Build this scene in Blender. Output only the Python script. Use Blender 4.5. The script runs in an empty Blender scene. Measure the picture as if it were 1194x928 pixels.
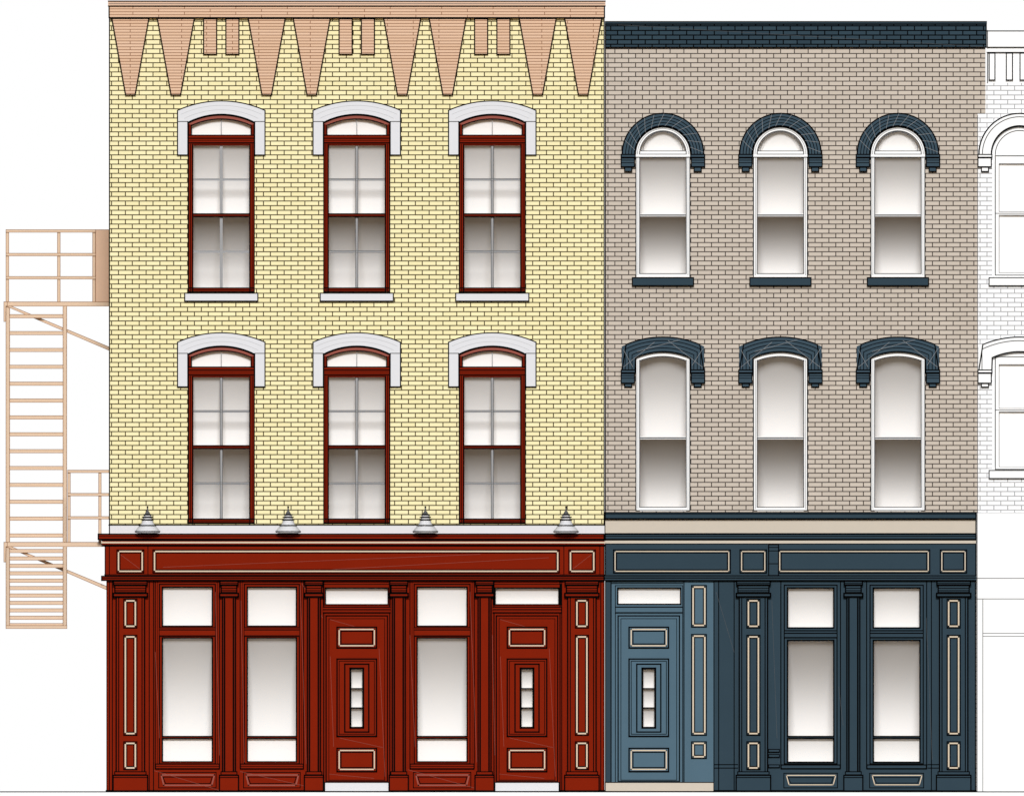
import bpy, math
S=0.0125
def PX(x): return (x-597)*S
def PZ(y): return (922-y)*S
def lin(c):
    c=c/255.0
    return c/12.92 if c<=0.04045 else ((c+0.055)/1.055)**2.4
def col(r,g,b,k=(1.10,1.09,1.05)):
    return (min(lin(r)/k[0],0.93),min(lin(g)/k[1],0.93),min(lin(b)/k[2],0.93),1)
sc=bpy.context.scene
MATS={}
def base(name):
    m=bpy.data.materials.new(name); m.use_nodes=True
    nt=m.node_tree; b=nt.nodes['Principled BSDF']
    b.inputs['Roughness'].default_value=0.8
    b.inputs['Specular IOR Level'].default_value=0.03
    return m,nt,b
def paint(name,rgb,var=0.06,scale=6,rough=0.8,raw=None):
    m,nt,b=base(name)
    tc=nt.nodes.new('ShaderNodeTexCoord'); n=nt.nodes.new('ShaderNodeTexNoise')
    n.inputs['Scale'].default_value=scale; n.inputs['Detail'].default_value=5
    mx=nt.nodes.new('ShaderNodeMix'); mx.data_type='RGBA'
    c=raw if raw else col(*rgb)
    mx.inputs[6].default_value=tuple(v*(1-var) for v in c[:3])+(1,)
    mx.inputs[7].default_value=tuple(min(.95,v*(1+var)) for v in c[:3])+(1,)
    nt.links.new(tc.outputs['Object'],n.inputs['Vector'])
    nt.links.new(n.outputs['Fac'],mx.inputs[0]); nt.links.new(mx.outputs[2],b.inputs['Base Color'])
    b.inputs['Roughness'].default_value=rough
    MATS[name]=m; return m
def brick(name,c1,c2,mort,bw=16.1,rh=5.37,ms=0.55,z0=0.0):
    m,nt,b=base(name)
    tc=nt.nodes.new('ShaderNodeTexCoord'); sp=nt.nodes.new('ShaderNodeSeparateXYZ')
    ad=nt.nodes.new('ShaderNodeMath'); ad.operation='ADD'
    cb=nt.nodes.new('ShaderNodeCombineXYZ'); br=nt.nodes.new('ShaderNodeTexBrick')
    L=nt.links.new
    L(tc.outputs['Object'],sp.inputs[0]); L(sp.outputs[0],ad.inputs[0]); L(sp.outputs[1],ad.inputs[1])
    L(ad.outputs[0],cb.inputs[0]); L(sp.outputs[2],cb.inputs[1]); L(cb.outputs[0],br.inputs['Vector'])
    br.inputs['Scale'].default_value=1; br.inputs['Brick Width'].default_value=bw*S
    br.inputs['Row Height'].default_value=rh*S; br.inputs['Mortar Size'].default_value=ms*S
    br.inputs['Mortar Smooth'].default_value=0.0; br.offset=0.5
    br.inputs['Color1'].default_value=col(*c1); br.inputs['Color2'].default_value=col(*c2)
    br.inputs['Mortar'].default_value=col(*mort)
    L(br.outputs['Color'],b.inputs['Base Color'])
    MATS[name]=m
brick('cream_brick',(250,240,190),(244,233,180),(70,58,30),ms=0.58)
brick('taupe_brick',(207,195,180),(199,187,172),(70,62,56),ms=0.55)
brick('slate_brick',(54,72,82),(48,65,75),(4,7,9),ms=0.7)
brick('faint_white_brick',(255,255,255),(252,252,252),(170,170,170))
brick('terracotta_brick',(230,194,164),(224,186,154),(136,94,68),bw=60,rh=3.4,ms=0.38)
paint('ink',(4,4,4),0.0)
paint('graphite',(95,95,95),0.0)
paint('light_graphite',(160,160,160),0.0)
paint('limestone',(225,225,226),0.02)
paint('oxblood_paint',(126,29,5),0.08,3,0.7)
paint('oxblood_dark',(104,24,6),0.07,3,0.7)
paint('faded_red',(150,84,72),0.05)
paint('slate_paint',(50,67,77),0.06,3,0.7)
paint('slate_hood',(60,78,89),0.10,9,0.7)
paint('blue_paint',(81,106,120),0.05,3,0.7)
paint('beige_trim',(214,196,170),0.03)
paint('beige_stone',(206,195,178),0.03)
paint('terracotta',(222,186,158),0.03)
paint('tan_timber',(224,196,168),0.05,12)
paint('terracotta_line',(150,112,84),0)
paint('white_paint',(255,255,255),0.0)
paint('gradient_scoop',None,0.0,raw=(.92,.92,.93))  # white of the added backing whose curve forms the pane gradients
paint('scoop_darkener',(105,105,106),0.0)  # grey of the added scoop sides and floor, kept dark against bounce
paint('kerb_concrete',(255,255,255),0.02)
paint('pavement',(170,168,164),0.12,4)
paint('asphalt',(70,70,72),0.15,8)
paint('roofing',(90,88,86),0.1)
# glass
m=bpy.data.materials.new('window_glass'); m.use_nodes=True; nt=m.node_tree; nt.nodes.clear()
o=nt.nodes.new('ShaderNodeOutputMaterial'); mx=nt.nodes.new('ShaderNodeMixShader')
t=nt.nodes.new('ShaderNodeBsdfTransparent'); g=nt.nodes.new('ShaderNodeBsdfGlossy'); g.inputs['Roughness'].default_value=0.02
mx.inputs[0].default_value=0.02
nt.links.new(t.outputs[0],mx.inputs[1]); nt.links.new(g.outputs[0],mx.inputs[2]); nt.links.new(mx.outputs[0],o.inputs[0])
MATS['window_glass']=m
m=bpy.data.materials.new('white_sky'); m.use_nodes=True; nt=m.node_tree; nt.nodes.clear()
o=nt.nodes.new('ShaderNodeOutputMaterial'); e=nt.nodes.new('ShaderNodeEmission'); e.inputs[0].default_value=(1,1,1,1); e.inputs[1].default_value=1.0
nt.links.new(e.outputs[0],o.inputs[0]); MATS['white_sky']=m

def empty(name):
    e=bpy.data.objects.new(name,None); sc.collection.objects.link(e); return e
class Part:
    def __init__(s,name,parent=None):
        s.n=name;s.p=parent;s.v=[];s.f=[];s.mi=[];s.ml=[];s.sm=[]
    def mat(s,m):
        if m not in s.ml: s.ml.append(m)
        return s.ml.index(m)
    def raw(s,vs,fs,m,smooth=False):
        o=len(s.v); s.v+=vs; i=s.mat(m)
        for f in fs: s.f.append([a+o for a in f]); s.mi.append(i); s.sm.append(smooth)
    def prism(s,pts,d0,d1,m):
        n=len(pts)
        vs=[(PX(x),-d1,PZ(y)) for x,y in pts]+[(PX(x),-d0,PZ(y)) for x,y in pts]
        fs=[list(range(n)),list(range(2*n-1,n-1,-1))]
        for i in range(n):
            j=(i+1)%n; fs.append([i,i+n,j+n,j])
        s.raw(vs,fs,m)
    def box(s,x0,y0,x1,y1,d0,d1,m): s.prism([(x0,y0),(x1,y0),(x1,y1),(x0,y1)],d0,d1,m)
    def line(s,pts,w,d,m='ink',closed=False):
        n=len(pts)
        for i in range(n if closed else n-1):
            a=pts[i];b=pts[(i+1)%n]; dx=b[0]-a[0];dy=b[1]-a[1];L=math.hypot(dx,dy)
            if L<1e-6: continue
            dx/=L;dy/=L;h=w/2
            ex=h if L>3 else h*0.5
            a=(a[0]-dx*ex,a[1]-dy*ex); b=(b[0]+dx*ex,b[1]+dy*ex)
            s.prism([(a[0]-dy*h,a[1]+dx*h),(b[0]-dy*h,b[1]+dx*h),(b[0]+dy*h,b[1]-dx*h),(a[0]+dy*h,a[1]-dx*h)],d-0.001,d+0.003,m)
    def rect(s,x0,y0,x1,y1,w,d,m='ink'): s.line([(x0,y0),(x1,y0),(x1,y1),(x0,y1)],w,d,m,True)
    def obox(s,x0,y0,x1,y1,d0,d1,m,w=1.3,lm='ink'):
        s.box(x0,y0,x1,y1,d0,d1,m); s.rect(x0+w/2-.3,y0+w/2-.3,x1-w/2+.3,y1-w/2+.3,w,d1,lm)
    def hl(s,x0,x1,ys,w,d,m='ink'):
        for y in ys: s.line([(x0,y),(x1,y)],w,d,m)
    def vl(s,xs,y0,y1,w,d,m='ink'):
        for x in xs: s.line([(x,y0),(x,y1)],w,d,m)
    def band(s,A,B,d0,d1,m):
        for i in range(len(A)-1): s.prism([A[i],A[i+1],B[i+1],B[i]],d0,d1,m)
    def plate(s,x0,y0,x1,y1,holes,d0,d1,m):
        xs=sorted({x0,x1,*[h[0] for h in holes],*[h[2] for h in holes]}); ys=sorted({y0,y1,*[h[1] for h in holes],*[h[3] for h in holes]})
        xs=[x for x in xs if x0<=x<=x1]; ys=[y for y in ys if y0<=y<=y1]
        nx=len(xs)-1; ny=len(ys)-1
        def solid(i,j):
            if i<0 or j<0 or i>=nx or j>=ny: return False
            cx=(xs[i]+xs[i+1])/2; cy=(ys[j]+ys[j+1])/2
            return not any(h[0]<cx<h[2] and h[1]<cy<h[3] for h in holes)
        for i in range(nx):
            for j in range(ny):
                if not solid(i,j): continue
                a,b,c,d=PX(xs[i]),PX(xs[i+1]),PZ(ys[j]),PZ(ys[j+1])
                s.raw([(a,-d1,c),(b,-d1,c),(b,-d1,d),(a,-d1,d),(a,-d0,c),(b,-d0,c),(b,-d0,d),(a,-d0,d)],[[0,3,2,1],[4,5,6,7]],m)
                k=len(s.v)-8
                mi=s.mat(m)
                for ok,f in ((solid(i-1,j),[0,4,7,3]),(solid(i+1,j),[1,2,6,5]),(solid(i,j-1),[0,1,5,4]),(solid(i,j+1),[3,7,6,2])):
                    if not ok: s.f.append([k+q for q in f]); s.mi.append(mi); s.sm.append(False)
    def done(s):
        me=bpy.data.meshes.new(s.n); me.from_pydata(s.v,[],s.f)
        for m in s.ml: me.materials.append(MATS[m])
        me.polygons.foreach_set('material_index',s.mi); me.polygons.foreach_set('use_smooth',s.sm); me.update()
        ob=bpy.data.objects.new(s.n,me); sc.collection.objects.link(ob)
        if s.p: ob.parent=s.p
        return ob
def arc(x0,x1,ys,yt,n=18):
    h=(x1-x0)/2; sg=ys-yt; R=(h*h+sg*sg)/(2*sg); cx=(x0+x1)/2; cy=yt+R; a=math.asin(min(1,h/R))
    if sg>h: a=math.pi-a
    return [(cx+R*math.sin(-a+2*a*i/n),cy-R*math.cos(-a+2*a*i/n)) for i in range(n+1)]
def scoop(P,x0,y0,x1,y1,s0,d=-0.05,p=1.1):
    """added curved backing behind a pane; its shape shades the glass dark to light"""
    s0=s0*1.6
    N=24; H=(y1-y0)*S; prof=[]; dep=d
    for i in range(N+1):
        t=i/N; prof.append((y0+(y1-y0)*t,d-H*s0*(1-(1-t)**(p+1))/(p+1)))
    vs=[];fs=[]
    for y,dd in prof: vs+= [(PX(x0),-dd,PZ(y)),(PX(x1),-dd,PZ(y))]
    for i in range(N): fs.append([2*i,2*i+1,2*i+3,2*i+2])
    P.raw(vs,fs,'gradient_scoop',True)
    # added sides and floor, dark to deepen the scoop's shading and edges
    for x in (x0,x1):
        P.raw([(PX(x),-dd,PZ(y)) for y,dd in prof]+[(PX(x),-d,PZ(y1))],[list(range(N+2))],'scoop_darkener')
    P.raw([(PX(x0),-d,PZ(y1)),(PX(x1),-d,PZ(y1)),(PX(x1),-prof[-1][1],PZ(y1)),(PX(x0),-prof[-1][1],PZ(y1))],[[0,1,2,3]],'scoop_darkener')
def glass(P,x0,y0,x1,y1,d=-0.035):
    P.raw([(PX(x0),-d,PZ(y0)),(PX(x1),-d,PZ(y0)),(PX(x1),-d,PZ(y1)),(PX(x0),-d,PZ(y1))],[[0,1,2,3]],'window_glass')
def shell(root,x0,x1,ytop,depth,m):
    P=Part('side_and_rear_walls',root)
    def wb(xa,xb,ya,yb,za,zb,mm):
        P.raw([(xa,ya,za),(xb,ya,za),(xb,yb,za),(xa,yb,za),(xa,ya,zb),(xb,ya,zb),(xb,yb,zb),(xa,yb,zb)],
          [[0,3,2,1],[4,5,6,7],[0,1,5,4],[1,2,6,5],[2,3,7,6],[3,0,4,7]],mm)
    X0,X1=PX(x0)+.002,PX(x1)-.002; Z=PZ(ytop)-.01
    wb(X0,X0+.25,.3,depth,0,Z,m); wb(X1-.25,X1,.3,depth,0,Z,m); wb(X0+.25,X1-.25,depth-.25,depth,0,Z,m)
    wb(X0+.25,X1-.25,.3,depth-.25,Z-.7,Z-.5,'roofing'); P.done()

# ================= YELLOW BRICK BUILDING =================
R='oxblood_paint'
Y=empty('yellow_brick_building')
W=Part('brick_wall',Y)
holes=[]
for cx in (258,416,574):
    for oy in (0,270): holes.append((cx-39,134+oy,cx+39,(341 if oy==0 else 340)+oy))
W.plate(127,2,705,622,holes,-0.3,0,'cream_brick')
W.vl([127.6,704.4],22,622,1.3,0)
W.done()
shell(Y,127,705,2,8,'cream_brick')
C=Part('corbelled_cornice',Y)
C.box(127,2,705,21.5,0,0.10,'terracotta_brick'); C.box(126,1,706,8,-0.3,0.115,'terracotta')
C.rect(127.2,1.8,704.8,21,1.5,0.10); C.hl(126.5,705.5,[1.8,7.5],1.4,0.115); C.hl(127,705,[4.6],.6,0.115,'graphite')
for cx in (152,205,311,363.5,469,522,627,680):
    pts=[(cx-21.5,22),(cx+21.5,22),(cx+5.5,111),(cx-5.5,111)]
    C.prism(pts,0,0.06,'terracotta_brick'); C.line(pts,1.4,0.06,closed=True)
for b in (237,263,395,421,553,579): C.obox(b,22,b+16,64,0,0.05,'terracotta_brick',1.4)
C.done()
for oy in (0,270):
    for cx in (258,416,574):
        H=Part('stone_hood',Y); a,b=cx-51,cx+51
        O=arc(a,b,129+oy,118+oy); I=arc(cx-39,cx+39,143+oy,133.5+oy)
        H.band(O,I,0,0.05,'limestone')
        H.prism([(a,129+oy),(cx-39,143+oy),(cx-39,181+oy),(a,181+oy)],0,0.05,'limestone')
        H.prism([(b,129+oy),(cx+39,143+oy),(cx+39,181+oy),(b,181+oy)],0,0.05,'limestone')
        H.line([(a,181+oy)]+O+[(b,181+oy),(cx+39,181+oy)]+I[::-1]+[(cx-39,181+oy)],1.3,0.05,closed=True)
        H.hl(a,cx-39,[142+oy],.8,0.05); H.hl(cx+39,b,[142+oy],.8,0.05)
        for k in (2,4):
            A=[(o[0]*(1-k/6)+i[0]*k/6,o[1]*(1-k/6)+i[1]*k/6) for o,i in zip(O,I)]; H.line(A,.22,0.05,'light_graphite')
        H.done()
        F=Part('sash_window',Y); bot=(341 if oy==0 else 340)
        x0,x1=cx-39,cx+39
        O=arc(x0,x1,144+oy,134.5+oy); I=arc(x0+4.5,x1-4.5,146.5+oy,139+oy)
        F.band(O,I,-0.06,0.02,'faded_red'); F.line(O,1.6,0.02); F.line(I,1.3,0.02)
        F.box(x0,144+oy,x0+4.5,158+oy,-0.06,0.018,'oxblood_dark'); F.box(x1-4.5,144+oy,x1,158+oy,-0.06,0.018,'oxblood_dark')
        F.vl([x0+.8,x0+4.2,x1-.8,x1-4.2],146+oy,158+oy,1.2,0.018)
        F.box(x0,158+oy,x1,168+oy,-0.06,0.03,R); F.hl(x0,x1,[158+oy,161.5+oy,166.8+oy],1.4,0.03); F.hl(x0,x1,[164+oy],.6,.03); F.vl([x0+.6,x1-.6],158+oy,168+oy,1.2,0.03)
        for q,sgn in ((x0,1),(x1,-1)):
            F.box(min(q,q+6.5*sgn),168+oy,max(q,q+6.5*sgn),bot+oy,-0.06,0.02,R)
            F.vl([q+.7*sgn,q+5.6*sgn],168+oy,bot+oy,1.6,0.02); F.vl([q+3*sgn],168+oy,bot+oy,.9,0.02)
        F.box(x0+6.5,bot-5.5+oy,x1-6.5,bot+oy,-0.06,0.018,R); F.hl(x0+1,x1-1,[bot-5+oy,bot-.7+oy],1.5,0.021)
        F.hl(x0+3,x1-3,[bot-2.8+oy],.8,0.021)
        F.box(x0+6.5,249+oy,x1-6.5,253+oy,-0.05,0.01,'oxblood_dark'); F.hl(x0+6.5,x1-6.5,[249.6+oy,252.8+oy],1.5,0.01)
        F.box(x0+6.5,168+oy,x1-6.5,170+oy,-0.05,0.0,'oxblood_dark')
        g='light_graphite' if (cx==258 and oy==0) else 'graphite'
        for ya,yb,ym in ((170,249,209.5),(253,335.5,293.5)):
            F.box(cx-1.5,ya+oy,cx+1.5,yb+oy,-0.034,-0.028,'light_graphite'); F.vl([cx-1.3,cx+1.3],ya+oy,yb+oy,.7,-0.028,g)
            F.box(x0+6.5,ym-1+oy,x1-6.5,ym+1+oy,-0.034,-0.030,'light_graphite'); F.hl(x0+6.5,x1-6.5,[ym-1+oy,ym+1+oy],.6,-0.030,g)
        F.vl([cx],139.5+oy,158+oy,.8,-0.03,'light_graphite')
        glass(F,x0+4.5,138+oy,x1-4.5,158+oy); glass(F,x0+6.5,168+oy,x1-6.5,bot-5+oy)
        scoop(F,x0+.5,135+oy,x1-.5,163+oy,0.35)
        scoop(F,x0+5,168+oy,x1-5,250.5+oy,.85); scoop(F,x0+5,251.5+oy,x1-5,bot-3+oy,1.6)
        F.done()
        if oy==0:
            Q=Part('window_sill',Y); Q.obox(cx-43,341.5,cx+43,351.5,0,0.07,'limestone',1.3); Q.done()
B=Part('stone_belt_course',Y); B.box(127,611.5,705,622,0,0.03,'limestone'); B.hl(127,705,[612],1.3,0.03); B.vl([127.6],612,622,1.2,.03); B.done()

def panel(P,x0,y0,x1,y1,d,m,t='beige_trim',tw=1.7):
    P.box(x0,y0,x1,y1,d-.01,d+.012,m); P.rect(x0+.4,y0+.4,x1-.4,y1-.4,1.3,d+.012)
    P.rect(x0+2.2,y0+2.2,x1-2.2,y1-2.2,tw,d+.012,t); P.rect(x0+3.9,y0+3.9,x1-3.9,y1-3.9,1.2,d+.0125)
def pilaster(P,cx,m,paneled=True,hw=None):
    w=17 if paneled else 8
    D=0.10
    P.box(cx-w,694,cx+w,904,0.03,D,m); P.vl([cx-w+.5,cx+w-.5],694,904,1.6,D)
    if not paneled: 
        P.vl([cx-w+2.8,cx+w-2.8],698,902,1.9,D)
    else: P.vl([cx-w+3.4,cx+w-3.4],696,903,1.2,D)
    c=w+3
    P.obox(cx-c,677,cx+c,682,0.03,D+.04,m,1.5); P.obox(cx-c+1.5,682,cx+c-1.5,691,0.03,D+.02,m,1.5); P.obox(cx-c-.5,691,cx+c+.5,696,0.03,D+.035,m,1.8)
    P.hl(cx-c+1,cx+c-1,[679.6],.9,D+.04); P.hl(cx-c+2,cx+c-2,[685.5,688.3],1.0,D+.02)
    P.obox(cx-c-.5,903,cx+c+.5,922,0.03,D+.03,m,1.5); P.hl(cx-c,cx+c,[906],1.0,D+.03); P.obox(cx-c+1.5,899,cx+c-1.5,903,0.03,D+.015,m,1.1)
    if paneled:
        for ya,yb in ((698,732),(740,857),(864,897)):
            panel(P,cx-8,ya,cx+8,yb,D+.001,m)
def storewin(P,gx0,gx1,m,ytop=685,md='oxblood_dark'):
    D=0.04
    P.rect(gx0-4,ytop-4,gx1+4,890,1.3,D); P.vl([gx0-9,gx1+9],677,895,1.1,D); P.vl([gx0-6.5,gx1+6.5],677,895,.5,D)
    for ya,yb in ((ytop,729),(744,857.5),(861,887)): P.rect(gx0-.7,ya-.7,gx1+.7,yb+.7,1.6,D)
    P.box(gx0-4,731,gx1+4,741,D,D+.02,m); P.hl(gx0-4,gx1+4,[731.5,734,741],1.2,D+.02)
    P.obox(gx0-9,890,gx1+9,896,D,D+.03,m,1.2); P.hl(gx0-8,gx1+8,[893],.7,D+.03)
    P.rect(gx0-5,900,gx1+5,918,1.0,D)
    P.line([(gx0-2,903),(gx1+3,903),(gx1,915),(gx0+1,915)],1.6,D,'faded_red' if md=='oxblood_dark' else 'beige_trim',True)
    P.line([(gx0,905.5),(gx1+.5,905.5),(gx1-2,913),(gx0+3,913)],1.0,D,'ink',True)
def storeglass(P,gx0,gx1,ytop=685):
    for ya,yb,s in ((ytop,729,.45),(744,857.5,.9),(861,887,.25)):
        glass(P,gx0,ya,gx1,yb,-0.0); scoop(P,gx0,ya,gx1,yb,s,-0.03)
def door(root,cx,m,frame):
    P=Part('entrance_door',root); D=0.015
    h=36.5; sl=(cx-6.3,780,cx+6.3,847)
    P.plate(cx-h,717,cx+h,911,[sl],-0.03,D,m)
    P.rect(cx-h+.7,717.7,cx+h-.7,910.5,1.5,D); P.rect(cx-h+4,721,cx+h-4,909,.7,D)
    for ya,yb in ((731,755),(872,899)):
        P.box(cx-23,ya,cx+23,yb,D,D+.015,m); P.rect(cx-23,ya,cx+23,yb,1.6,D+.015); P.rect(cx-20.5,ya+2.5,cx+20.5,yb-2.5,1.4,D+.015,'beige_trim'); P.rect(cx-18.5,ya+4.5,cx+18.5,yb-4.5,1.4,D+.016)
    P.plate(cx-23,768,cx+23,858,[sl],D,D+.015,m); P.rect(cx-23,768,cx+23,858,1.6,D+.015); P.rect(cx-20.5,770.5,cx+20.5,855.5,.8,D+.015)
    P.rect(cx-14,774,cx+14,853,1.6,D+.015); P.rect(cx-7.5,779,cx+7.5,848,2.4,D+.015)
    glass(P,cx-6.3,780,cx+6.3,847,-.005)
    for ya,yb in ((780,802.5),(802.5,825),(825,847)): scoop(P,cx-6.3,ya,cx+6.3,yb,.9,-.035)
    P.hl(cx-6.3,cx+6.3,[802.5,825],1.6,.006)
    P.done()
F=Part('storefront_frame',Y)
gw=[(190,247),(289,345),(487,544)]; doors=[416,614.5]; tr=[(380,452),(578,651)]
hs=[]
for a,b in gw: hs+=[(a,685,b,729),(a,744,b,857.5),(a,861,b,887)]
for (a,b) in tr: hs+=[(a,686,b,704)]
for c in doors: hs+=[(c-36.5,717,c+36.5,911)]
F.plate(124,636,705,922,hs,-0.3,0.04,R)
for a,b in gw: storewin(F,a,b,R)
for (a,b),c in zip(tr,doors):
    F.rect(a-.7,685.3,b+.7,704.7,1.6,.04); F.box(a-3,707,b+3,714,.04,.06,R); F.hl(a-3,b+3,[707.4,710.5,714],1.3,.06); F.rect(a-3,681,b+3,705,.9,.04)
    F.vl([c-38.5,c+38.5],677,922,1.3,.04)
for cx in (152,678.5): pilaster(F,cx,R)
for cx in (267,366,465,565): pilaster(F,cx,R,False)
F.vl([124.6,127.5,131,174,179,655,700.5,704.3],677,922,1.1,.04)
F.hl(124,705,[921.3],1.6,.04)
# paint checks / hairline scratches
for a,b in (((191,731),(247,735)),((289,732),(344,739)),((181,760),(186,860)),((251,690),(256,880)),((281,700),(285,888)),((350,683),(357,890)),((478,740),(484,870)),((548,690),(556,888)),((574,740),(577,880)),((180,898),(256,921)),((280,899),(356,916)),((476,897),(556,919)),((352,680),(376,720))):
    F.line([a,b],.32,.0415,'faded_red')
F.done()
G=Part('storefront_glazing',Y)
for a,b in gw: storeglass(G,a,b)
for a,b in tr: glass(G,a,686,b,704,0); scoop(G,a,686,b,704,.6,-.03)
G.done()
for c in doors:
    door(Y,c,R,R)
    T=Part('door_threshold',Y); T.obox(c-37.5,911.5,c+37.5,922.4,0.0,0.09,'limestone',1.0); T.done()
    P=Part('door_hatch_lines',Y)  # stray hatch hairlines laid over the door
    for a,b in (((c-31,722),(c-3,730)),((c-31,765),(c-27,870)),((c+26,756),(c+33,905)),((c-20,860),(c+30,871)),((c-32,902),(c+20,907))): P.line([a,b],.32,.0165,'faded_red')
    P.done()
E=Part('storefront_entablature',Y)
E.box(114,622,705,629,0,0.14,R); E.rect(114.6,622.6,704.4,628.6,1.6,.14); E.hl(115,705,[625.2],.9,.14)
E.box(119,629,705,636,0,0.11,R); E.hl(119,705,[629.8,635.3],1.4,.11); E.hl(119,705,[632.3],1.9,.11,'beige_trim')
E.box(122,636,705,671,0.03,0.08,R); E.vl([122.6,704.5],636,671,1.2,.08); E.hl(122,705,[636.5,670],1.2,.08)
E.box(118,671,705,677,0.03,0.11,R); E.rect(118.6,671.7,704.4,676.4,1.6,.11); E.hl(119,705,[674],1.0,.11,'ink')
for a,b in ((136,168),(178,652.5),(663,694.5)):
    panel(E,a,640.5,b,668,.081,R,tw=1.6)
for a,b in (((190,661),(560,646)),((380,664),(640,650)),((140,646),(163,663)),((668,663),(690,646))): E.line([a,b],.32,.0935,'faded_red')
for a in (127.5,172.5,657.5,699.5): E.vl([a],637,670,.9,.08)
E.done()
# barn lights
def lathe(P,cx,prof,m,dep,smooth=True,n=28):
    vs=[];fs=[]
    for r,y in prof:
        for k in range(n):
            a=2*math.pi*k/n; vs.append((PX(cx)+r*S*math.cos(a),-dep+r*S*math.sin(a),PZ(y)))
    for i in range(len(prof)-1):
        for k in range(n): fs.append([i*n+k,i*n+(k+1)%n,(i+1)*n+(k+1)%n,(i+1)*n+k])
    P.raw(vs,fs,m,smooth)
for cx in (172,336,496,660):
    root=empty('barn_light')
    P=Part('lamp_shade',root); dep=0.24
    lathe(P,cx,[(6.2,607),(7,610),(9.5,613),(13,617),(14.5,619.5),(14.5,621),(13.5,621),(12.5,618.5),(6,612),(.5,611)],'limestone',dep)
    lathe(P,cx,[(14.8,619),(15.0,619.2),(15.0,620),(14.6,620.2)],'ink',dep); lathe(P,cx,[(9.2,611.8),(10.2,612),(10.6,613),(9.8,613.2)],'ink',dep); P.done()
    P=Part('socket_housing',root)
    lathe(P,cx,[(.1,590),(.8,590.5),(.8,595),(2.2,597),(3.2,599),(3.6,599.5)],'graphite',dep,False)
    for i in range(3): lathe(P,cx,[(3.2+i*1,599+i*3),(6+i*.7,599.4+i*3),(6+i*.7,600.4+i*3),(3.2+i,600.8+i*3)],'ink',dep,False)
    for i in range(3): lathe(P,cx,[(4.4+i*.8,600.6+i*3),(4.4+i*.8,602.2+i*3)],'limestone',dep,False)
    lathe(P,cx,[(1,590),(1,592)],'ink',dep,False); P.done()
    P=Part('wall_arm',root)
    X=PX(cx)
    P.raw([(X-.012,-0.0,PZ(606)),(X+.012,-0.0,PZ(606)),(X+.012,-dep,PZ(597)),(X-.012,-dep,PZ(597)),
           (X-.012,-0.0,PZ(604)),(X+.012,-0.0,PZ(604)),(X+.012,-dep,PZ(595)),(X-.012,-dep,PZ(595))],[[0,1,2,3],[4,5,6,7],[0,3,7,4],[1,2,6,5],[2,3,7,6]],'graphite')
    P.done()

# ================= GRAY BRICK BUILDING =================
SL='slate_paint'
Gb=empty('gray_brick_building')
W=Part('brick_wall',Gb); holes=[]
for cx in (773,910,1047): holes+=[(cx-32,148,cx+32,323),(cx-32,410,cx+32,596)]
W.plate(705.2,56,1140,597,holes,-0.3,-0.01,'taupe_brick'); W.box(1140,56,1149,133,-0.3,-.01,'taupe_brick')
W.vl([706],56,597,1.2,-.01); W.vl([1140],135,597,.7,-.01,'graphite'); W.done()
shell(Gb,706,1139,25,8,'taupe_brick')
C=Part('parapet',Gb); C.box(705.2,25.5,1150.5,56,-0.3,0.03,'slate_brick'); C.rect(706,26.2,1150,55.6,1.4,.03); C.box(705.2,25,1150.8,28.5,-.32,.045,SL); C.hl(706,1150,[25.8,28.3],1.1,.045)
C.line([(716,29),(1149,55)],.25,.03,'graphite'); C.done()
def archring(P,cx,cy,r0,r1,d0,d1,m,n=32):
    A=[(cx-r1*math.cos(math.pi*i/n),cy-r1*math.sin(math.pi*i/n)) for i in range(n+1)]
    B=[(cx-r0*math.cos(math.pi*i/n),cy-r0*math.sin(math.pi*i/n)) for i in range(n+1)]
    P.band(A,B,d0,d1,m); return A,B
def circ(cx,cy,r,n=32): return [(cx-r*math.cos(math.pi*i/n),cy-r*math.sin(math.pi*i/n)) for i in range(n+1)]
def hood_top(root,cx,m,lm,fw,white=False):
    P=Part('arched_hood',root)
    archring(P,cx,180,32.5,48,-.01,.05,m)
    for r,w in ((47.5,1.6),(43.5,.9),(40,.9),(36.5,.9),(33,1.6)):
        if white and r in(40,36.5): continue
        P.line(circ(cx,180,r),w,.05,lm)
    for s in(-1,1):
        a,b=sorted((cx+s*32,cx+s*49)); P.obox(a,180,b,184,-.01,.06,m,1.3,lm); 
        P.obox(a+(0 if s<0 else .8),184,b-(.8 if s<0 else 0),195,-.01,.05,m,1.3,lm); 
        if not white: P.hl(a+1,b-1,[187,190],.8,.05,lm)
        c=cx+s*40.5; P.obox(c-4.5,195,c+4.5,200.5,-.01,.035,m,1.3,lm)
    if not white:
        for k in range(12):
            a=math.pi*(k+.6)/12.6; P.line([(cx-33*math.cos(a),180-33*math.sin(a)),(cx-47*math.cos(a+.2),180-47*math.sin(a+.2))],.3,.0505,'light_graphite')
    P.done()
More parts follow.
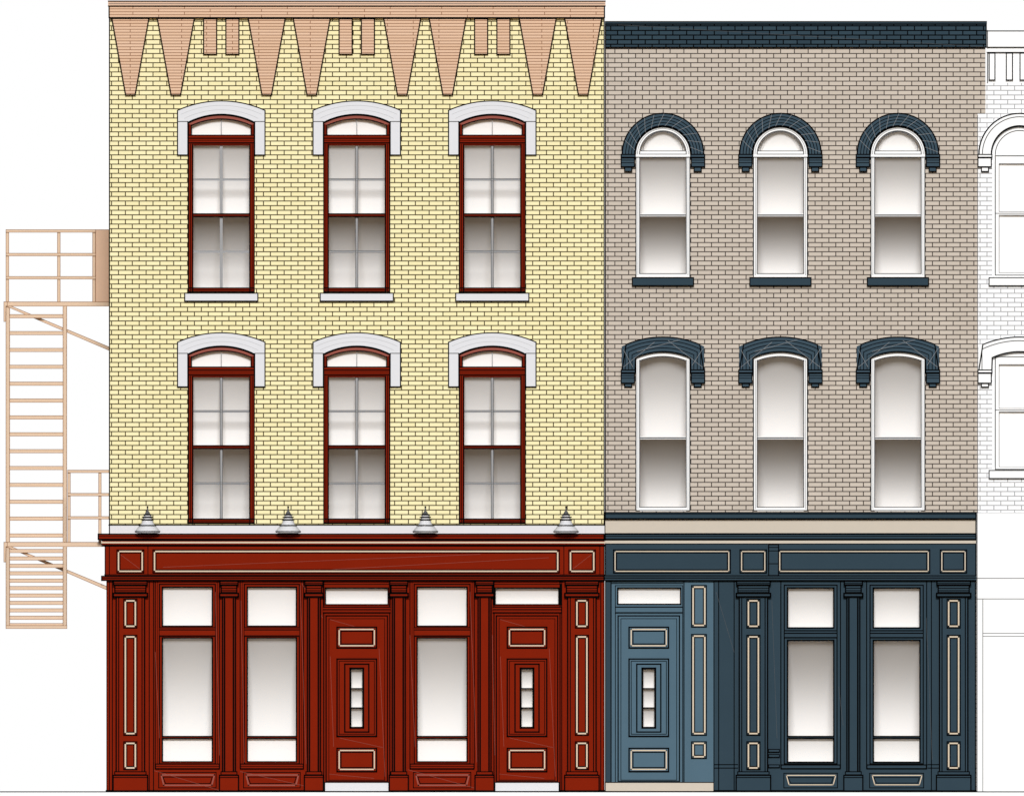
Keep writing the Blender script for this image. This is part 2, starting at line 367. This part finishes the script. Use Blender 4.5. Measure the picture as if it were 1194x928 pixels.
def win_top(root,cx,s1,s2,lw):
    P=Part('arched_sash_window',root); wm='white_paint'; l='graphite'
    archring(P,cx,180,27,32.5,-.07,-.015,wm); P.line(circ(cx,180,31.8),1.1,-.015,'ink'); P.line(circ(cx,180,27.2),1.0,-.015,l); P.line(circ(cx,180,29.6),.5,-.015,l)
    P.line(circ(cx,177,23.2),.6,-.034,l)
    P.box(cx-32,176,cx+32,184,-.07,-.012,wm); P.hl(cx-27,cx+27,[176.3,180,183.5],.8,-.012,l); P.hl(cx-32,cx+32,[183.6],1,-.012,'ink')
    for s in(-1,1):
        a,b=sorted((cx+s*27,cx+s*32)); P.box(a,184,b,323,-.07,-.015,wm); P.vl([cx+s*31.4],184,323,1.1,-.015,'ink'); P.vl([cx+s*29.2],184,321,.5,-.015,l); P.vl([cx+s*27.2],184,319,1.0,-.015,l)
    P.box(cx-27,319,cx+27,323,-.07,-.016,wm); P.hl(cx-27,cx+27,[319.2],.9,-.015,l)
    P.box(cx-27,249.5,cx+27,252.5,-.07,-.02,wm); P.hl(cx-27,cx+27,[251],1.5,-.02,l)
    glass(P,cx-28,152,cx+28,320,-.04)
    scoop(P,cx-31,149,cx+31,177,.65,-.075); scoop(P,cx-27.5,183,cx+27.5,250.5,s1,-.055); scoop(P,cx-27.5,251.5,cx+27.5,321,s2,-.055)
    P.done()
    P=Part('window_sill',root); P.obox(cx-36,323.5,cx+36,333.5,-.01,.06,SL if lw else 'white_paint',1.3); P.done()
def hood_mid(root,cx,m,lm,white=False):
    P=Part('segmental_hood',root)
    O=arc(cx-48,cx+48,404,393); I=arc(cx-32,cx+32,417,410); P.band(O,I,-.01,.05,m)
    for s in(-1,1):
        P.prism([(cx+s*48,404),(cx+s*32,417),(cx+s*32,431),(cx+s*48,431)],-.01,.05,m)
        a,b=sorted((cx+s*32,cx+s*49)); P.obox(a,431,b,435,-.01,.062,m,1.3,lm); P.obox(a+(0 if s<0 else .8),435,b-(.8 if s<0 else 0),447,-.01,.05,m,1.3,lm)
        c=cx+s*40.5; P.obox(c-4.5,447,c+4.5,451.5,-.01,.035,m,1.3,lm)
        if not white: P.hl(a+1,b-1,[438,441],.8,.05,lm)
    P.line([(cx-47.5,431)]+O[1:-1]+[(cx+47.5,431)],1.5,.05,lm); P.line([(cx-32.5,431)]+I+[(cx+32.5,431)],1.5,.05,lm)
    for k in ((1,2,3) if not white else (1,)):
        f=k/4; A=[(o[0]*(1-f)+i[0]*f,o[1]*(1-f)+i[1]*f) for o,i in zip(O,I)]; P.line([(A[0][0],431)]+A+[(A[-1][0],431)],.9,.05,lm)
    if not white:
        P.line([(cx-46,428),(cx-10,399)],.3,.0505,'light_graphite'); P.line([(cx+46,428),(cx+6,397)],.3,.0505,'light_graphite')
        P.line([(cx-35,428),(cx-46,408)],.3,.0505,'light_graphite'); P.line([(cx+34,426),(cx+47,406)],.3,.0505,'light_graphite'); P.line([(cx-30,410),(cx+20,396)],.3,.0505,'light_graphite')
    P.done()
def win_mid(root,cx,s1,s2,bot=595):
    P=Part('segmental_sash_window',root); wm='white_paint'; l='graphite'
    O=arc(cx-32.5,cx+32.5,417.5,410); I=arc(cx-27,cx+27,420.5,415.5); P.band(O,I,-.07,-.015,wm); P.line(O,1.1,-.015,'ink'); P.line(I,1.0,-.015,l)
    for s in(-1,1):
        a,b=sorted((cx+s*27,cx+s*32)); P.box(a,418,b,bot,-.07,-.0155,wm); P.vl([cx+s*31.4],418,bot,1.1,-.015,'ink'); P.vl([cx+s*29.2],420,bot-2,.5,-.015,l); P.vl([cx+s*27.2],420,bot-4,1.0,-.015,l)
    P.box(cx-27,bot-4,cx+27,bot+1,-.07,-.016,wm); P.hl(cx-27,cx+27,[bot-3.8],.9,-.015,l); P.hl(cx-32,cx+32,[bot],.9,-.014,'ink')
    P.box(cx-27,509,cx+27,512,-.07,-.02,wm); P.hl(cx-27,cx+27,[510.5],1.5,-.02,l)
    glass(P,cx-28,414,cx+28,bot-3,-.04); scoop(P,cx-31,411,cx+31,510,s1,-.075); scoop(P,cx-27.5,511,cx+27.5,bot-1,s2,-.055); P.done()
for cx in (773,910,1047):
    hood_top(Gb,cx,'slate_hood','ink',True); win_top(Gb,cx,1.05,1.8,True); hood_mid(Gb,cx,'slate_hood','ink'); win_mid(Gb,cx,1.05,1.8)
F=Part('storefront_frame',Gb); gw=[(919,971.5),(1019,1072)]
hs=[(721,686,793,703.5),(720,717,793,911)]
for a,b in gw: hs+=[(a,686,b,731),(a,747,b,857.5),(a,861,b,887.5)]
F.plate(705.4,634,833,922,[h for h in hs if h[2]<830],-.3,.025,'blue_paint')
F.plate(833,634,1138,922,[h for h in hs if h[2]>840],-.3,.04,SL)
F.box(705.4,676,713,911,.02,.045,SL); F.vl([706,712.5],677,911,1.2,.045)
F.rect(720.3,685.3,793.7,704.2,1.6,.025); F.rect(717.5,682.5,796,922,.9,.025); F.hl(713,796,[677,680],1,.025); F.box(718,707,795.5,714,.025,.04,'blue_paint'); F.hl(718,795.5,[707.5,714],1.3,.04)
F.vl([797.5,832.5],677,911,1.2,.025)
for ya,yb in ((682,731),(739,857),(864,884)): panel(F,806,ya,824,yb,.026,'blue_paint')
for a,b in gw:
    F.rect(a-4.5,682,b+4.5,890,1.3,.04); F.vl([a-8.5,b+8.5],677,895,1.2,.04)
    for ya,yb in ((686,731),(747,857.5),(861,887.5)): F.rect(a-.7,ya-.7,b+.7,yb+.7,1.7,.04)
    F.box(a-4,735,b+4,743,.04,.055,SL); F.hl(a-4,b+4,[735,738,743],1.3,.055); F.obox(a-8.5,891,b+8.5,896,.04,.06,SL)
    F.rect(a-5,901,b+5,918,1.0,.04); F.line([(a-2,903.5),(b+3,903.5),(b,914.5),(a+1,914.5)],1.1,.04,'beige_trim',True)
    F.line([(a,906),(b,906),(b-2,912.5),(a+3,912.5)],.9,.04,'ink',True)
pilaster(F,878.5,SL); pilaster(F,1112,SL); pilaster(F,995,SL,False)
F.vl([838,856,1137.3,1086],677,922,1.1,.04); F.hl(833,860,[891,895],1.1,.04); F.hl(1082,1095,[891,895],1.1,.04)
for y in (873,879,891): F.obox(896,y,909,y+3.5,.04,.07,SL,1.0)
for a,b in (((835,690),(856,760)),((978,800),(983,845)),((1080,720),(1087,885)),((900,700),(906,860))): F.line([a,b],.25,.0415,'graphite')
F.hl(833,1138,[921.3],1.6,.04)
F.done()
G=Part('storefront_glazing',Gb)
for a,b in gw:
    for ya,yb,s in ((686,731,.7),(747,857.5,1.2),(861,887.5,.5)): glass(G,a,ya,b,yb,0); scoop(G,a,ya,b,yb,s,-.03)
glass(G,721,686,793,703.5,0); scoop(G,721,686,793,703.5,.5,-.03); G.done()
door(Gb,756.5,'blue_paint','blue_paint')
T=Part('door_threshold',Gb); T.obox(705.6,911.5,832.5,922.4,0,.09,'beige_stone',1.0); T.done()
E=Part('storefront_entablature',Gb)
E.obox(705.2,597,1138.5,605,-.01,.12,SL,1.5); E.hl(706,1138,[599.3],.8,.12)
E.obox(705.2,605,1138,622,-.01,.05,'beige_stone',1.0)
E.obox(705.2,622,1138.5,629,-.01,.11,SL,1.5); E.hl(706,1138,[625],.9,.11)
E.box(705.2,629,1138,634,-.01,.085,'beige_stone'); E.hl(706,1138,[629.6,633.8],.9,.085)
E.box(705.2,634,1138.3,671,.03,.08,SL); E.vl([706,1137.8],634,671,1.2,.08)
E.box(705.2,671,1138.6,677,.03,.10,SL); E.hl(706,1138,[671,673.5,676.5],1.2,.10)
for a,b in ((715,852),(862.5,894),(907,1084.5),(1096,1127.5)): panel(E,a,640.5,b,668,.081,SL,tw=1.1)
E.obox(896,634.5,908,671,.08,.11,SL,1.2); E.hl(896,908,[638,642,657],1,.11); 
E.done()

# ================= WHITE BRICK BUILDING =================
Wb=empty('white_brick_building'); wm='white_paint'
W=Part('brick_wall',Wb); holes=[]
cs=(1189,1326,1463)
for cx in cs: holes+=[(cx-32,148,cx+32,323),(cx-32,410,cx+32,549)]
W.plate(1149.2,97,1530,134,[],-.3,-.02,'faint_white_brick'); W.plate(1140.4,134,1530,597,holes,-.3,-.02,'faint_white_brick')
W.box(1151,36,1530,97,-.3,-.02,wm); W.vl([1151.5],36,97,1,-.02); W.done()
shell(Wb,1151,1530,36,8,wm)
C=Part('bracketed_cornice',Wb); C.box(1151,36,1530,56,-.02,.05,wm); C.hl(1151,1530,[36.5,55.5],1.2,.05); C.vl([1151.5],36,56,1,.05)
C.box(1151,56,1530,62,-.02,.02,wm); C.hl(1151,1530,[61.5],1.2,.02)
x=1153
while x<1520:
    C.obox(x,62,x+7.5,94,-.02,.03,wm,1.3); C.obox(x+20,62,x+28,94,-.02,.03,wm,1.3); x+=36
C.done()
for cx in cs:
    hood_top(Wb,cx,wm,'ink',False,True); hood_mid(Wb,cx,wm,'ink',True)
    for (ya,yb,ym) in ((184,323,249),(418,549,478)):
        P=Part('sash_window',Wb); P.plate(cx-32,ya,cx+32,yb,[(cx-24,ya+7,cx+24,ym-2),(cx-24,ym+2,cx+24,yb-5)],-.1,-.03,wm)
        P.rect(cx-28.5,ya-2,cx+28.5,yb-2,1.0,-.03,'ink'); P.rect(cx-24,ya+7,cx+24,ym-2,.6,-.03,'graphite'); P.rect(cx-24,ym+2,cx+24,yb-5,.6,-.03,'graphite'); P.hl(cx-28,cx+28,[ym],.8,-.03,'graphite')
        glass(P,cx-24,ya+5,cx+24,yb-4,-.05); scoop(P,cx-25,ya+6,cx+25,ym-.5,.02,-.1); scoop(P,cx-25,ym+.5,cx+25,yb-3,.02,-.1); P.done()
    P=Part('window_lintel',Wb)
    O=circ(cx,181,32.5); P.prism(O+[(cx+32.5,184),(cx-32.5,184)],-.1,-.03,wm); P.line(circ(cx,181,28.5),.9,-.03); 
    O=arc(cx-32.5,cx+32.5,417.5,410); P.prism(O+[(cx+32.5,419),(cx-32.5,419)],-.1,-.028,wm); P.done()
    P=Part('window_sill',Wb); P.obox(cx-36,323.5,cx+36,333.5,-.02,.03,wm,1.2); P.obox(cx-36,548,cx+36,558,-.02,.03,wm,1.2); P.done()
F=Part('storefront',Wb); F.box(1138.8,597,1530,922,-.3,-.01,wm); F.hl(1139,1530,[597.5],.6,-.01,'light_graphite')
F.vl([1139.4],597,922,.9,-.01,'graphite'); F.hl(1139,1530,[674,698],.8,-.01,'graphite'); F.hl(1146,1530,[738,741.5],.7,-.01,'graphite'); F.vl([1146],698,922,.8,-.01,'graphite')
F.done()

# ================= FIRE ESCAPE =================
Fe=empty('fire_escape'); tm='tan_timber'
def tb(P,x0,y0,x1,y1,d0,d1,w=.6):
    P.box(x0,y0,x1,y1,d0,d1,tm); P.rect(x0,y0,x1,y1,w,d1,'terracotta_line')
U=-3.85; Lw=-.10
P=Part('upper_landing',Fe); tb(P,5,352,127,357,U-1.15,U); P.done()
P=Part('lower_landing',Fe); tb(P,5,632,127,637,Lw-1.0,Lw); P.done()
P=Part('upper_railing',Fe)
for x in (7,67,108): tb(P,x,268,x+3.2,352,U-.06,U-.02)
P.box(111.5,268,127,352,U-.07,U-.01,'terracotta'); P.rect(111.5,268,127,352,.6,U-.01,'terracotta_line')
for y in (268,295.5,322.5): tb(P,7,y,111.5,y+3,U-.05,U-.005)
for y in (268,295.5,322.5): P.box(7,y,9,y+3,U-1.15,U-.06,tm)
P.done()
P=Part('lower_railing',Fe)
for x in (79,115): tb(P,x,548,x+3,632,Lw-.06,Lw-.02)
for y in (548,575,602): tb(P,79,y,127,y+3,Lw-.05,Lw-.005)
P.done()
P=Part('brackets',Fe)
for y,q in ((357,U),(637,Lw)):
    for dd in (q+.03,):
        pts=[(7,y),(13,y),(127,y+47.5),(127,y+51.5)]; P.prism(pts,dd-.05,dd,tm); P.line(pts,.6,dd,'terracotta_line',True)
    tb(P,4.5,y-5,8.5,y+18,q-.07,q+.005)
P.done()
def flight(name,ya,yb,n,dbot,dtop):
    P=Part(name,Fe)
    for x in (7,73.5):
        a=[(PX(x),-dtop,PZ(ya)),(PX(x+4.3),-dtop,PZ(ya)),(PX(x+4.3),-dbot,PZ(yb)),(PX(x),-dbot,PZ(yb))]
        b=[(v[0],v[1]+.18,v[2]) for v in a]
        P.raw(a+b,[[0,1,2,3],[4,5,6,7],[0,1,5,4],[1,2,6,5],[2,3,7,6],[3,0,4,7]],tm)
        for xx in (x,x+4.3):
            h=.35*S
            P.raw([(PX(xx)-h,-dtop-.003,PZ(ya)),(PX(xx)+h,-dtop-.003,PZ(ya)),(PX(xx)+h,-dbot-.003,PZ(yb)),(PX(xx)-h,-dbot-.003,PZ(yb))],[[0,1,2,3]],'terracotta_line')
    for i in range(n):
        t=(i+.6)/n; y=ya+(yb-ya)*t; dd=dtop+(dbot-dtop)*t
        tb(P,11.3,y-2,73.5,y+2,dd-.22,dd+.01)
    P.done()
flight('upper_stair_flight',357,632,14,-1.15,U)
flight('lower_stair_flight',637,732,11,1.3,Lw)
P=Part('bottom_tread',Fe); tb(P,7,729,78,732.5,1.15,1.33); P.done()

# ================= GROUND / SKY =================
def slab(name,x0,x1,y0,y1,z0,z1,m):
    P=Part(name); P.raw([(x0,y0,z0),(x1,y0,z0),(x1,y1,z0),(x0,y1,z0),(x0,y0,z1),(x1,y0,z1),(x1,y1,z1),(x0,y1,z1)],
      [[0,3,2,1],[4,5,6,7],[0,1,5,4],[1,2,6,5],[2,3,7,6],[3,0,4,7]],m); return P.done()
P=Part('ground'); P.raw([(-400,-400,-.125),(400,-400,-.125),(400,400,-.125),(-400,400,-.125)],[[0,1,2,3]],'asphalt'); P.done()
slab('sidewalk',-60,60,-3.0,14,-.12,-.004,'pavement')
slab('kerb',-60,60,-3.16,-3.004,-.12,-.016,'kerb_concrete')
slab('kerb_edge_strip',-60,60,-3.158,-3.006,-.016,-.001,'ink')
P=Part('sky'); P.raw([(-250,90,-2),(250,90,-2),(250,90,140),(-250,90,140)],[[0,1,2,3]],'white_sky'); P.done()

# ================= LIGHT =================
EL=18
w=bpy.data.worlds.new('World'); sc.world=w; w.use_nodes=True; nt=w.node_tree
sk=nt.nodes.new('ShaderNodeTexSky'); sk.sky_type='NISHITA'; sk.sun_disc=False; sk.sun_elevation=math.radians(EL); sk.sun_rotation=math.radians(180)
bg=nt.nodes['Background']; bg.inputs[1].default_value=0.055; nt.links.new(sk.outputs[0],bg.inputs[0])
l=bpy.data.lights.new('sun','SUN'); l.energy=3.0; l.angle=math.radians(10); l.color=(1,.995,.985)
lo=bpy.data.objects.new('sun',l); sc.collection.objects.link(lo); lo.rotation_euler=(math.radians(90-EL),0,0); lo.location=(0,-20,15)
cam=bpy.data.cameras.new('camera'); cam.type='ORTHO'; cam.ortho_scale=1194*S; cam.clip_end=1000
co=bpy.data.objects.new('camera',cam); sc.collection.objects.link(co); co.location=(0,-40,PZ(464)); co.rotation_euler=(math.radians(90),0,0); sc.camera=co
sc.view_settings.view_transform='Standard'; sc.view_settings.look='None'; sc.view_settings.exposure=0
